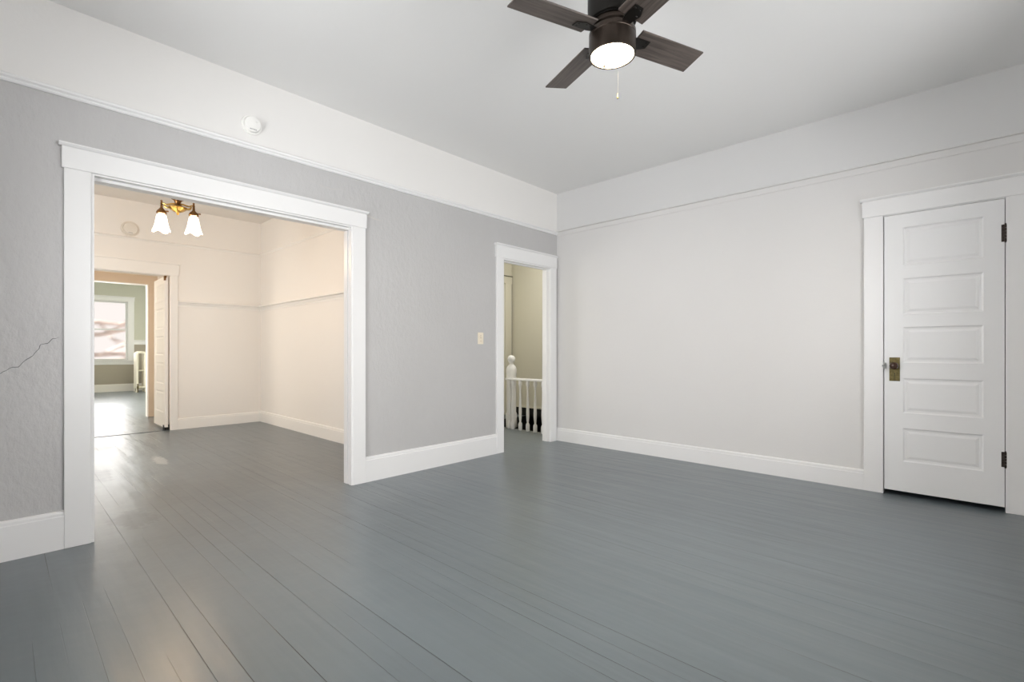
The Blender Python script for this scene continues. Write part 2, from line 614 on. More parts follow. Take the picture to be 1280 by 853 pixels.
# outside: unseen slab added to block sun at the nearer side windows, and the ground
bm = bmesh.new()
box(bm, -3.9, X0 - T, -1.6, 10.2, 2.78, 2.9)
struct(link('trim_sun_blocker', bm, TRIM))

# ---- trim
TN = [0]


def trim(bm, m=TRIM, name=None, smooth=False):
    TN[0] += 1
    o = link(name or 'trim_%d' % TN[0], bm, m, smooth=smooth)
    return struct(o)


def bb_prof(h, t=.018, cap=.03):
    return [(0, 0), (t, 0), (t, h - cap), (t - .004, h - cap + .004), (t - .004, h - .012), (t * .55, h - .003), (0, h)]


def baseboard(name, p0, p1, out, h, m=TRIM):
    bm = bmesh.new()
    extrude_profile(bm, bb_prof(h), p0, p1, out)
    struct(link(name, bm, m))


baseboard('baseboard_left', (X0, YA), (.244, YA), (0, -1), .21)
baseboard('baseboard_left_middle', (2.087, YA), (3.629, YA), (0, -1), .21)
baseboard('baseboard_right', (XB, .588), (XB, YA), (-1, 0), .158)
baseboard('baseboard_right_near', (XB, Y0), (XB, -.315), (-1, 0), .158)
baseboard('baseboard_back', (X0, Y0), (XB, Y0), (0, 1), .2)
baseboard('baseboard_near', (X0, Y0), (X0, YA), (1, 0), .2)
baseboard('baseboard_dining_far', (1.70, YD), (XD, YD), (0, -1), .155, CREAMTRIM)
baseboard('baseboard_dining_right', (XD, YA + TA), (XD, YD), (-1, 0), .165, CREAMTRIM)
baseboard('baseboard_front', (X0, YW), (XF, YW), (0, -1), .20, CREAMTRIM)
baseboard('baseboard_hall', (XD + T, YH), (5.30, YH), (0, -1), .16, TRIM)
bm = bmesh.new()
box(bm, XH - .02, XH, 3.84, YH, .135, .165, .003)
trim(bm, BEIGE)

# picture rail mouldings (main room, dining room)
PR = [(0, 2.512), (.010, 2.512), (.016, 2.520), (.016, 2.528), (.026, 2.536), (.028, 2.546), (.020, 2.553), (.012, 2.550), (.008, 2.546), (0, 2.546)]
PRB = [(0, 2.500), (.006, 2.500), (.008, 2.506), (.008, 2.545), (.001, 2.545), (.001, 2.553), (.016, 2.553), (.017, 2.557), (.014, 2.561), (0, 2.561)]
for prof, p0, p1, out in ((PR, (X0, YA), (XB, YA), (0, -1)), (PRB, (XB, Y0), (XB, YA), (-1, 0))):
    bm = bmesh.new()
    extrude_profile(bm, prof, p0, p1, out)
    trim(bm, TRIM if out[1] else WHITEWALL)
for p0, p1, out in (((X0, YD), (XD, YD), (0, -1)), ((XD, YA + TA), (XD, YD), (-1, 0))):
    bm = bmesh.new()
    extrude_profile(bm, [(0, 2.562), (.008, 2.562), (.014, 2.575), (.022, 2.585), (.014, 2.592), (0, 2.590)], p0, p1, out)
    trim(bm, CREAMTRIM)
# plate rail in the dining room: board, narrow shelf with a bead below
for p0, p1, out in (((1.70, YD), (XD, YD), (0, -1)), ((XD, YA + TA), (XD, YD), (-1, 0))):
    bm = bmesh.new()
    extrude_profile(bm, [(0, 1.715), (.010, 1.715), (.012, 1.735), (.020, 1.745), (.030, 1.765), (.055, 1.772), (.058, 1.786), (.052, 1.792), (0, 1.792)], p0, p1, out)
    trim(bm, CREAMTRIM)

YT = 3.638  # face of the casings on the left wall


def casing_set(x0o, x0i, x1i, x1o, ztop, zhead, yface, ywall, m=TRIM, cap=True, capx=.010, left=True):
    """flat casings with a head board and cap, on a wall facing -y"""
    bm = bmesh.new()
    if left:
        box(bm, x0o, x0i, yface, ywall, 0, ztop, .0025)
    trim(bm, m) if left else bm.free()
    bm = bmesh.new()
    box(bm, x1i, x1o, yface, ywall, 0, ztop, .0025)
    trim(bm, m)
    bm = bmesh.new()
    box(bm, x0o - capx, x1o + capx, yface - .003, ywall, ztop, zhead - .018, .0025)
    if cap:
        extrude_profile(bm, [(0, zhead - .018), (yl := ywall - yface + .006, zhead - .018), (yl + .010, zhead - .010), (yl + .014, zhead - .006), (yl + .014, zhead), (0, zhead)],
                        (x0o - capx - .012, ywall), (x1o + capx + .012, ywall), (0, -1))
    trim(bm, m)


# wide opening: casings and a jamb with a pocket slot
casing_set(.244, .357, 1.972, 2.087, 2.117, 2.255, YT, YA)
bm = bmesh.new()
for a, b in ((YT + .008, 3.688), (3.712, YA + TA + .014)):
    box(bm, 1.961, 1.985, a, b, 0, 2.117, .002)
    box(bm, .345, .372, a, b, 0, 2.117, .002)
    box(bm, .372, 1.961, a, b, 2.106 if a < 3.68 else 2.090, 2.117, .002)
box(bm, 1.968, 1.985, 3.687, 3.713, 0, 2.11)
box(bm, .345, .361, 3.687, 3.713, 0, 2.11)
box(bm, .36, 1.97, 3.687, 3.713, 2.089, 2.117)
trim(bm)
# hall doorway, tight into the corner
casing_set(3.629, 3.735, 4.546, 4.655, 2.100, 2.250, YT, YA)
bm = bmesh.new()
box(bm, 3.722, 3.742, YT + .006, YA + TA + .012, 0, 2.10, .002)
box(bm, 4.538, 4.560, YT + .006, YA + TA + .012, 0, 2.10, .002)
box(bm, 3.742, 4.538, YT + .006, YA + TA + .012, 2.084, 2.10, .002)
box(bm, 3.742, 3.752, 3.69, 3.73, 0, 2.084, .002)
box(bm, 4.526, 4.538, 3.69, 3.73, 0, 2.084, .002)
box(bm, 3.752, 4.526, 3.69, 3.73, 2.073, 2.084, .002)
trim(bm)
# back faces of both openings
YBK = YA + TA
bm = bmesh.new()
box(bm, 4.546, 4.65, YBK, YBK + .014, 0, 2.10, .002)
box(bm, 3.63, 3.735, YBK, YBK + .014, 0, 2.10, .002)
box(bm, 3.61, 4.67, YBK, YBK + .014, 2.10, 2.22, .002)
trim(bm)
bm = bmesh.new()
box(bm, 1.972, 2.087, YBK, YBK + .014, 0, 2.117, .002)
box(bm, .244, .357, YBK, YBK + .014, 0, 2.117, .002)
box(bm, .22, 2.10, YBK, YBK + .014, 2.117, 2.25, .002)
trim(bm, CREAMTRIM)

# door 1 casing on the right wall (faces -x)
XT = 4.667
for y0, y1 in ((.467, .588), (-.313, -.193)):
    bm = bmesh.new()
    box(bm, XT, XB, y0, y1, 0, 2.142, .003)
    trim(bm)
bm = bmesh.new()
box(bm, XT - .004, XB, -.325, .600, 2.142, 2.268, .003)
extrude_profile(bm, [(0, 2.268), (.032, 2.268), (.040, 2.277), (.043, 2.280), (.043, 2.288), (0, 2.288)], (XB, -.337), (XB, .612), (-1, 0))
trim(bm)
bm = bmesh.new()
box(bm, XT + .006, XB + T, .4665, .490, 0, 2.142, .002)
box(bm, XT + .006, XB + T, -.216, -.196, 0, 2.142, .002)
box(bm, XT + .006, XB + T, -.20, .47, 2.136, 2.16, .002)
trim(bm)


def panel_door(name, w, h, t, panels, m, parent=None, stile=None, deep=.009):
    """door leaf in its own frame: x 0..w, y 0..t (front at y=0), z 0..h; recessed panels with a raised centre"""
    bm = bmesh.new()
    xs = sorted({0, w, *[p[0] for p in panels], *[p[1] for p in panels]})
    zs = sorted({0, h, *[p[2] for p in panels], *[p[3] for p in panels]})
    V = {}

    def v(x, y, z):
        k = (round(x, 5), round(y, 5), round(z, 5))
        if k not in V:
            V[k] = bm.verts.new((x, y, z))
        return V[k]

    def ring(a, ya, b, yb, flip):
        (ax0, ax1, az0, az1), (bx0, bx1, bz0, bz1) = a, b
        A = [v(ax0, ya, az0), v(ax1, ya, az0), v(ax1, ya, az1), v(ax0, ya, az1)]
        B = [v(bx0, yb, bz0), v(bx1, yb, bz0), v(bx1, yb, bz1), v(bx0, yb, bz1)]
        for k in range(4):
            j = (k + 1) % 4
            bm.faces.new((A[k], A[j], B[j], B[k]))
        return B
    for side, s in ((0, 1), (t, -1)):
        for i in range(len(xs) - 1):
            for k in range(len(zs) - 1):
                cx, cz = (xs[i] + xs[i + 1]) / 2, (zs[k] + zs[k + 1]) / 2
                if any(p[0] < cx < p[1] and p[2] < cz < p[3] for p in panels):
                    continue
                bm.faces.new((v(xs[i], side, zs[k]), v(xs[i + 1], side, zs[k]), v(xs[i + 1], side, zs[k + 1]), v(xs[i], side, zs[k + 1])))
        for p in panels:
            def ins(q, d):
                return (q[0] + d, q[1] - d, q[2] + d, q[3] - d)
            a = tuple(p)
            b = ins(a, .010)
            c = ins(a, .022)
            d = ins(a, .040)
            ring(a, side, b, side + s * deep, s > 0)
            ring(b, side + s * deep, c, side + s * (deep + .001), s > 0)
            B = ring(c, side + s * (deep + .001), d, side + s * (deep - .005), s > 0)
            bm.faces.new(B)
    for i in range(len(xs) - 1):
        for z in (0, h):
            bm.faces.new((v(xs[i], 0, z), v(xs[i + 1], 0, z), v(xs[i + 1], t, z), v(xs[i], t, z)))
    for k in range(len(zs) - 1):
        for x in (0, w):
            bm.faces.new((v(x, 0, zs[k]), v(x, t, zs[k]), v(x, t, zs[k + 1]), v(x, 0, zs[k + 1])))
    o = link(name, bm, m, parent)
    return o


# door_1: closet door, hinges on the near side
d1 = empty('door_1', (4.676, .461, 0), R(-90))
struct(d1)
# leaf local x runs along world -y; front (local y=0) must face -x: local +y -> world +x
PZ = [(.262, .515), (.628, .892), (1.008, 1.278), (1.372, 1.645), (1.742, 2.03)]
leaf = panel_door('door_leaf', .650, 2.097, .036, [(.112, .548, a - .036, b - .036) for a, b in PZ], DOORW, d1)
leaf.location = (0, 0, .036)
# local: x = .461 - y
bm = bmesh.new()
box(bm, .031, .095, -.004, 0, .868, 1.048, .0015)
box(bm, .036, .090, -.0055, -.003, .876, 1.040, .001)
esc = link('escutcheon_plate', bm, PLATE, d1)
bm = bmesh.new()
lathe(bm, [(0, 0), (.017, 0), (.017, -.006), (.010, -.010), (.009, -.030), (.014, -.034), (.025, -.042), (.028, -.052), (.025, -.062), (.014, -.067), (0, -.068)], 24, (.063, -.004, .985), 'y')
link('door_knob', bm, KNOB, d1, smooth=True)
bm = bmesh.new()
lathe(bm, [(0, -.0060), (.004, -.0060), (.004, -.0066), (0, -.0066)], 12, (.063, 0, .925), 'y')
box(bm, .0615, .0645, -.0066, -.0060, .905, .925)
link('keyhole', bm, BLKMETAL, d1)
bm = bmesh.new()
box(bm, -.0065, .012, -.010, -.002, .962, 1.008, .001)
lathe(bm, [(0, -.020), (.006, -.018), (.008, -.010), (.008, -.004), (0, -.002)], 12, (-.006, 0, .985), 'y')
link('door_catch', bm, mat('painted_over_catch', (.35, .36, .35), .5, metal=.3, bump=(60, .2, .002)), d1, smooth=True)
for z0, z1 in ((1.832, 1.965), (.300, .419)):
    bm = bmesh.new()
    n = 5
    for q in range(n):
        a = z0 + .008 + (z1 - z0 - .016) * q / n
        b2 = z0 + .008 + (z1 - z0 - .016) * (q + 1) / n - .0015
        lathe(bm, [(0, a), (.0065, a), (.0065, b2), (0, b2)], 12, (.654, -.007, 0))
    lathe(bm, [(0, z0), (.004, z0 + .002), (.0055, z0 + .006), (.003, z0 + .010), (0, z0 + .010)], 12, (.654, -.007, 0))
    lathe(bm, [(0, z1), (.004, z1 - .002), (.0055, z1 - .006), (.003, z1 - .010), (0, z1 - .010)], 12, (.654, -.007, 0))
    box(bm, .634, .654, -.0022, 0.0, z0 + .008, z1 - .008)
    h = link('hinge', bm, HINGE, d1, smooth=True)

# ------------------------------------------------------------------ windows
WNUM = [0]


def window(cx, cy, rz, w, z0, z1, depth, m=TRIM, rail=None, cas=.11, glass=None):
    """double-hung window seen from inside; local x across, local -y towards the room; wall face at local y=0"""
    WNUM[0] += 1
    r = struct(empty('window_%d' % WNUM[0], (cx, cy, 0), rz))
    h = w / 2
    rail = rail or (z0 + z1) / 2
    bm = bmesh.new()
    for s in (-1, 1):
        a, b = sorted((s * h, s * (h + cas)))
        box(bm, a, b, -.022, 0, z0 - .03, z1, .002)
        a, b = sorted((s * h, s * (h - .02)))
        box(bm, a, b, -.015, depth, z0, z1, .002)
    box(bm, -h, h, -.015, depth, z1 - .02, z1, .002)
    box(bm, -h - cas - .01, h + cas + .01, -.025, 0, z1, z1 + .10, .002)
    box(bm, -h - cas - .02, h + cas + .02, -.04, 0, z1 + .10, z1 + .12, .002)
    link('window_frame', bm, m, r)
    bm = bmesh.new()
    box(bm, -h - cas - .02, h + cas + .02, -.06, depth, z0 - .03, z0, .003)
    box(bm, -h - cas, h + cas, -.020, 0, z0 - .125, z0 - .03, .003)
    link('window_sill', bm, m, r)
    for nm, a, b, yy in (('sash', z0, rail + .018, .03), ('sash', rail - .018, z1 - .02, .065)):
        bm = bmesh.new()
        q = .035
        box(bm, -h + .02, -h + .02 + q, yy, yy + .03, a, b, .002)
        box(bm, h - .02 - q, h - .02, yy, yy + .03, a, b, .002)
        box(bm, -h + .02 + q, h - .02 - q, yy, yy + .03, a, a + .036, .002)
        box(bm, -h + .02 + q, h - .02 - q, yy, yy + .03, b - .036, b, .002)
        s = link(nm, bm, m, r)
        bm = bmesh.new()
        box(bm, -h + .05, h - .05, yy + .013, yy + .017, a + .03, b - .03)
        link('pane', bm, glass or GLASS, s)
    return r


window(sum(WB[0]) / 2, Y0, R(180), 1.25, .75, 2.4, .15)
window(sum(WB[1]) / 2, Y0, R(180), 1.25, .75, 2.4, .15)
window(X0, sum(WN[0]) / 2, R(90), 1.5, .8, 2.4, .15)
window(X0, sum(WN[1]) / 2, R(90), 1.5, .8, 2.4, .15, CREAMTRIM)
window(X0, sum(WP) / 2, R(90), 1.0, .8, 2.4, .15, CREAMTRIM)
window(X0, sum(WF) / 2, R(90), 1.7, .8, 2.4, .15, CREAMTRIM)
window(sum(FW[:2]) / 2, YW, 0, FW[1] - FW[0], FW[2], FW[3], .14, TRIM, rail=1.665, cas=.12, glass=WAVY)
window(sum(HW) / 2, YH, 0, .9, .8, 2.4, .13)
# chair rail in the front room
bm = bmesh.new()
extrude_profile(bm, [(0, 1.265), (.02, 1.270), (.022, 1.36), (.035, 1.375), (.035, 1.39), (0, 1.39)], (FW[1] + .12, YW), (XF, YW), (0, -1))
trim(bm)

# ---- trim of the far opening, passage and hall
bm = bmesh.new()
box(bm, 1.613, 1.700, YD - .016, YD, 0, 2.140, .002)
box(bm, DO[0], 1.712, YD - .018, YD, 2.140, 2.290, .002)
box(bm, DO[0], 1.725, YD - .030, YD, 2.290, 2.308, .002)
trim(bm, CREAMTRIM)
bm = bmesh.new()
box(bm, 1.69, 1.81, YV - .02, YV, 0, 2.2, .002)
box(bm, PO[0], 1.81, YV - .02, YV, 2.2, 2.34, .002)
trim(bm, mat('tan_trim', (.58, .46, .34), .4, bump=(14, .08, .003)))  # casing and head browner than the cream jamb
bm = bmesh.new()
box(bm, 1.675, 1.69, YV - .01, YV + .13, 0, 2.2, .002)
box(bm, PO[0], 1.69, YV - .01, YV + .13, 2.185, 2.2, .002)
trim(bm, CREAMTRIM)
bm = bmesh.new()
box(bm, DO[0], 1.60, YD + .012, YD + .024, -.01, .004)
trim(bm, THRESH)

# door_2: narrow panelled leaf standing open in the far opening
d2 = struct(empty('door_2', (1.560, YD + .05, 0), R(90)))
W2 = .67
P2 = [(.09, W2 - .09, .20, .50), (.09, W2 - .09, .60, .90), (.09, W2 - .09, 1.0, 1.27), (.09, W2 - .09, 1.37, 1.66), (.09, W2 - .09, 1.76, 2.0)]
# local x -> world +y ; local +y -> world -x ; shift so that the leaf fills x 1.532..1.576
leaf2 = panel_door('door_leaf', W2, 2.085, .037, P2, CREAMTRIM, d2)
leaf2.location = (0, -.037, .035)
bm = bmesh.new()
box(bm, -.012, .10, -.043, .006, .004, .040, .002)
box(bm, -.018, .03, -.050, -.036, .004, .075, .003)
box(bm, .02, .07, .004, .010, .004, .07, .002)
link('floor_hinge', bm, BLKMETAL, d2)
bm = bmesh.new()
box(bm, -.010, .05, -.02, .005, 2.105, 2.134, .002)
box(bm, -.010, .03, -.012, .008, 2.07, 2.125, .002)
link('top_pivot', bm, DKBRASS, d2)

# door_3: hall door seen through the doorway, far end of the hall
d3 = struct(empty('door_3', (5.30, YH, 0)))
bm = bmesh.new()
box(bm, .62, .775, -.022, 0, 0, 2.25, .003)
box(bm, 0, .115, -.022, 0, 0, 2.25, .003)
box(bm, -.01, .785, -.024, 0, 2.25, 2.37, .003)
link('door_frame', bm, BEIGE, d3)
lf = panel_door('door_leaf', .50, 2.22, .03, [(.09, .41, .2, .9), (.09, .41, 1.1, 2.05)], BEIGE, d3)
lf.location = (.117, -.012, .02)
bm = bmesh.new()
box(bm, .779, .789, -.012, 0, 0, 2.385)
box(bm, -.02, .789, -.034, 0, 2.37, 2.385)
link('dark_bead', bm, mat('grey_green_bead', (.13, .13, .10), .5, bump=(30, .1, .002)), d3)  # thin dark line along the casing edge and head

# ------------------------------------------------------------------ plaster crack, patches
def ribbon(name, pts, w, m, y=YA - .0008):
    bm = bmesh.new()
    prev = None
    for i, (x, z) in enumerate(pts):
        a = pts[max(i - 1, 0)]
        b = pts[min(i + 1, len(pts) - 1)]
        t = Vector((b[0] - a[0], b[1] - a[1])).normalized()
        n = Vector((-t.y, t.x)) * w * random.uniform(.6, 1.2) * (0.3 if i in (0, len(pts) - 1) else 1) / 2
        cur = [bm.verts.new((x + n.x, y, z + n.y)), bm.verts.new((x - n.x, y, z - n.y)),
               bm.verts.new((x + n.x, YA, z + n.y)), bm.verts.new((x - n.x, YA, z - n.y))]
        if prev:
            bm.faces.new((prev[0], prev[1], cur[1], cur[0]))
            bm.faces.new((prev[0], cur[0], cur[2], prev[2]))
            bm.faces.new((prev[1], prev[3], cur[3], cur[1]))
        prev = cur
    return link(name, bm, m, wallA)


CR = [(-.10, .88), (-.05, .935), (0, .978), (.015, .992), (.038, 1.01), (.067, 1.013), (.088, 1.043), (.121, 1.072), (.142, 1.106), (.152, 1.132), (.164, 1.137), (.18, 1.139), (.199, 1.164), (.234, 1.175)]
CR2 = []
for a, b in zip(CR, CR[1:]):
    for k in range(3):
        f = k / 3
        CR2.append((a[0] + (b[0] - a[0]) * f + random.uniform(-.0012, .0012), a[1] + (b[1] - a[1]) * f + random.uniform(-.002, .002)))
ribbon('plaster_crack', CR2, .0032, CRACK)
ribbon('plaster_patch', [(2.105, 2.232), (2.15, 2.228), (2.20, 2.218), (2.26, 2.216)], .012, PATCH)
ribbon('plaster_patch', [(1.62, 2.405), (1.72, 2.385), (1.80, 2.38), (1.90, 2.40)], .006, PATCH)
ribbon('plaster_patch', [(.225, 2.262), (.26, 2.268), (.30, 2.262)], .010, PATCH)

# ------------------------------------------------------------------ light switch, detectors
sw = empty('light_switch', (3.408, YA, 1.227))
tag(sw, 'small ivory toggle light switch on the grey wall left of the hall doorway', 'light switch')
bm = bmesh.new()
box(bm, -.038, .038, -.007, 0, -.06, .06, .003)
link('wall_plate', bm, IVORY, sw)
bm = bmesh.new()
box(bm, -.006, .006, -.018, -.006, -.004, .018, .002)
link('toggle', bm, IVORY, sw)
for z in (-.03, .03):
    bm = bmesh.new()
    lathe(bm, [(0, -.0085), (.003, -.0082), (.0035, -.007), (0, -.007)], 10, (0, 0, z), 'y')
    link('plate_screw', bm, DKBRASS, sw)


def detector(x, y, z, rad, label, m):
    r = empty('smoke_detector', (x, y, z))
    tag(r, label, 'smoke detector')
    bm = bmesh.new()
    lathe(bm, [(0, 0), (rad, 0), (rad, -.010), (rad * .97, -.014), (rad * .80, -.015)], 40, axis='y')
    link('base_plate', bm, m, r, smooth=True)
    bm = bmesh.new()
    lathe(bm, [(rad * .84, -.012), (rad * .84, -.026), (rad * .76, -.036), (rad * .4, -.040), (0, -.041)], 40, axis='y')
    link('cover', bm, m, r, smooth=True)
    bm = bmesh.new()
    for k in range(5):
        box(bm, -.020 + k * .009, -.015 + k * .009, -.0405, -.036, -rad * .62, -rad * .52)
    link('sounder_vent', bm, GREYSLOT, r)
    bm = bmesh.new()
    lathe(bm, [(0, -.043), (.006, -.042), (.007, -.038), (0, -.038)], 12, (rad * .35, 0, rad * .3), 'y')
    link('test_button', bm, m, r, smooth=True)
    return r


detector(1.212, YA, 2.683, .066, 'round white smoke detector on the white frieze above the grey wall', WPLASTIC)
detector(1.173, YD, 2.70, .098, 'round cream smoke detector high on the far dining room wall beyond the lamp', mat('cream_plastic', (.72, .66, .58), .5, bump=(60, .05, .001)))

# ------------------------------------------------------------------ ceiling fan
FC = (1.994, 1.224)
fan = empty('ceiling_fan', (FC[0], FC[1], HC))
tag(fan, 'dark four-blade ceiling fan with a round drum light, hanging from the main room ceiling', 'ceiling fan')
ZB = 2.605 - HC


def zz(z):
    return z - HC


bm = bmesh.new()
lathe(bm, [(0, 0), (.085, 0), (.088, -.01), (.088, -.05), (.075, -.06), (.075, -.075), (.112, -.085), (.116, -.10), (.116, zz(2.668)), (.112, zz(2.655)), (.105, zz(2.652)), (.105, zz(2.648)), (0, zz(2.648))], 48)
link('motor_housing', bm, BLKMETAL, fan, smooth=True)
bm = bmesh.new()
lathe(bm, [(0, zz(2.648)), (.098, zz(2.648)), (.098, zz(2.628)), (.092, zz(2.622)), (.092, zz(2.614)), (.101, zz(2.610)), (0, zz(2.610))], 48)
link('flywheel', bm, BRONZE, fan, smooth=True)
bm = bmesh.new()
lathe(bm, [(0, zz(2.610)), (.107, zz(2.610)), (.1095, zz(2.605)), (.1095, zz(2.588)), (.108, zz(2.586)), (.1095, zz(2.584)), (.1095, zz(2.502)), (.108, zz(2.497)), (.102, zz(2.497)), (.101, zz(2.51)), (0, zz(2.52))], 64)
kit = link('light_kit', bm, BRONZE, fan, smooth=True)
bm = bmesh.new()
lathe(bm, [(.0995, zz(2.508)), (.0995, zz(2.499)), (.092, zz(2.4935)), (.06, zz(2.491)), (0, zz(2.490))], 48)
link('lamp_glass', bm, BULB, fan, smooth=True)
for k, a in enumerate((-21, 69, 159, 249)):
    bm = bmesh.new()
    box(bm, .130, .520, -.070, .070, -.004, .004, .0025)
    bl = link('blade', bm, WOOD, fan)
    bl.location = (0, 0, ZB)
    bl.rotation_euler = Matrix.Rotation(R(a), 4, 'Z').to_euler()
    bl.rotation_euler = (Matrix.Rotation(R(a), 4, 'Z') @ Matrix.Rotation(R(-11), 4, 'X')).to_euler()
    bm = bmesh.new()
    # bracket: arm from the flywheel and a plate screwed under the blade
    pts = [(.205, -.030), (.205, .012), (.165, .030), (.085, .016), (.085, -.016), (.13, -.030)]
    top = [bm.verts.new((x, y, -.0045)) for x, y in pts]
    bot = [bm.verts.new((x, y, -.0085)) for x, y in pts]
    bm.faces.new(top)
    bm.faces.new(bot[::-1])
    for i in range(len(pts)):
        j = (i + 1) % len(pts)
        bm.faces.new((top[i], bot[i], bot[j], top[j]))
    for sx, sy in ((.19, -.018), (.19, .004), (.155, .016)):
        lathe(bm, [(0, -.011), (.004, -.0105), (.005, -.0085), (0, -.0085)], 10, (sx, sy, 0))
    link('blade_bracket', bm, BLKMETAL, bl)


def pull(dx, dy, ztop, zfob, long=.022):
    bm = bmesh.new()
    n = max(2, int((ztop - zfob) / .02))
    tube(bm, [(dx, dy, zz(ztop)), (dx, dy, zz(zfob + long))], .0003, 6)
    ch = link('pull_chain', bm, CHAIN, fan)
    bm = bmesh.new()
    z = zz(zfob)
    lathe(bm, [(0, z), (.0035, z + .001), (.0048, z + .005), (.0042, z + .011), (.0022, z + long - .004), (.0016, z + long), (0, z + long)], 14, (dx, dy, 0))
    link('fob', bm, PLATE, ch, smooth=True)


# toward the viewer is (-.85,-.52)
pull(-.109, -.024, 2.53, 2.386)
pull(.106, .034, 2.53, 2.348, .028)
fl = bpy.data.lights.new('fan_lamp', 'AREA')
fl.shape = 'DISK'
fl.size = .19
fl.energy = 13
fl.color = (1, .80, .56)
fo = bpy.data.objects.new('fan_lamp', fl)
C.objects.link(fo)
fo.location = (FC[0], FC[1], 2.486)

# ------------------------------------------------------------------ dining ceiling light
LC = (1.19, 5.60)
lamp = empty('ceiling_light', (LC[0], LC[1], HD))
tag(lamp, 'brass two-arm ceiling light with white frosted glass shades in the dining room', 'ceiling light')


def dz(z):
    return z - HD


bm = bmesh.new()
lathe(bm, [(0, 0), (.065, 0), (.068, -.01), (.05, -.025), (.02, -.035), (.011, -.05), (.011, dz(2.60)), (.030, dz(2.590)), (.054, dz(2.581)), (.054, dz(2.574)), (.034, dz(2.562)),
           (.026, dz(2.545)), (.024, dz(2.53)), (.032, dz(2.515)), (.038, dz(2.505)), (0, dz(2.500))], 32)
link('stem', bm, DKBRASS, lamp, smooth=True)
bm = bmesh.new()
lathe(bm, [(0, dz(2.512)), (.05, dz(2.508)), (.075, dz(2.497)), (.078, dz(2.488)), (.062, dz(2.474)), (.040, dz(2.458)), (.016, dz(2.448)), (.010, dz(2.440)), (.013, dz(2.434)), (.008, dz(2.426)), (0, dz(2.422))], 32,
      mod=lambda a, i: (1 + .05 * math.cos(10 * a), 0) if 1 <= i <= 6 else (1, 0))
link('bowl', bm, BRASS, lamp, smooth=True)
RV = Vector((math.sin(HEAD + 0.0), -math.cos(HEAD), 0))   # across
ARMDIR = Vector((0.80, -0.60, 0))
ARMDIR = Vector((RV.x * .124 + math.cos(HEAD) * .048, RV.y * .124 + math.sin(HEAD) * .048, 0))
AL = ARMDIR.length
ARMDIR.normalize()
for s in (-1, 1):
    d = ARMDIR * s
    bm = bmesh.new()
    path = [(.02, 2.530), (.05, 2.528), (.07, 2.520), (.095, 2.515), (.115, 2.524), (AL, 2.528)]
    tube(bm, [(d.x * r, d.y * r, dz(z)) for r, z in path], [.009, .008, .008, .007, .007, .007], 10)
    tube(bm, [(d.x * r, d.y * r, dz(z)) for r, z in [(.065, 2.492), (.085, 2.486), (.105, 2.494), (.113, 2.508), (.105, 2.518)]], [.009, .010, .009, .007, .005], 10)
    cx, cy = d.x * AL, d.y * AL
    arm = link('arm', bm, BRASS, lamp, smooth=True)
    bm = bmesh.new()
    lathe(bm, [(0, dz(2.556)), (.008, dz(2.553)), (.011, dz(2.546)), (.006, dz(2.540)), (.008, dz(2.536)), (.011, dz(2.52)), (.009, dz(2.505)), (.012, dz(2.495)), (.010, dz(2.485)), (.020, dz(2.468)), (.034, dz(2.455)), (.040, dz(2.442)), (.044, dz(2.430)), (.038, dz(2.424)), (0, dz(2.426))], 24, (cx, cy, 0))
    tube(bm, [(cx + RV.x * .02, cy + RV.y * .02, dz(2.448)), (cx + RV.x * .065, cy + RV.y * .065, dz(2.444))], [.005, .008], 8)
    link('socket', bm, DKBRASS, lamp, smooth=True)
    bm = bmesh.new()
    prof = [(.028, 2.418), (.035, 2.412), (.040, 2.402), (.044, 2.380), (.049, 2.350), (.056, 2.315), (.064, 2.285), (.073, 2.258)]
    nprof = len(prof)
    inner = [(r - .003, z) for r, z in reversed(prof)]

    def modf(a, i, n=nprof):
        k = i if i < n else 2 * n - 1 - i
        f = (k / (n - 1)) ** 2
        c = math.cos(4 * (a - HEAD) - math.pi * 0.25)
        return 1 + .07 * f * c, -.013 * f * c
    lathe(bm, [(r, dz(z)) for r, z in prof + inner], 48, (cx, cy, 0), mod=modf)
    link('glass_shade', bm, SHADE, lamp, smooth=True)
    bm = bmesh.new()
    lathe(bm, [(0, dz(2.43)), (.014, dz(2.42)), (.016, dz(2.40)), (.027, dz(2.37)), (.028, dz(2.345)), (.022, dz(2.325)), (0, dz(2.318))], 20, (cx, cy, 0))
    link('bulb', bm, BULB, lamp, smooth=True)
    l = bpy.data.lights.new('dining_lamp', 'POINT')
    l.energy = 9
    l.color = (1, .66, .36)
    l.shadow_soft_size = .06
    o = bpy.data.objects.new('dining_lamp', l)
    C.objects.link(o)
    o.location = (LC[0] + cx, LC[1] + cy, 2.21)

# ------------------------------------------------------------------ stair balustrade
BX = 4.92
bal = empty('stair_balustrade', (BX, 4.62, 0))
tag(bal, 'white turned wooden stair balustrade with ball-topped newel post in the hall', 'balustrade')
HR = .715
bm = bmesh.new()
extrude_profile(bm, [(-.032, HR - .028), (.032, HR - .028), (.036, HR - .012), (.030, HR - .002), (.015, HR + .004), (-.015, HR + .004), (-.030, HR - .002), (-.036, HR - .012)], (0, -.76), (0, .09), (1, 0))
link('handrail', bm, TRIM, bal)
bm = bmesh.new()
extrude_profile(bm, [(-.032, HR - .028), (.032, HR - .028), (.036, HR - .012), (.030, HR - .002), (.015, HR + .004), (-.015, HR + .004), (-.030, HR - .002), (-.036, HR - .012)], (-.03, .085), (.14, .085), (0, 1))
link('handrail', bm, TRIM, bal)


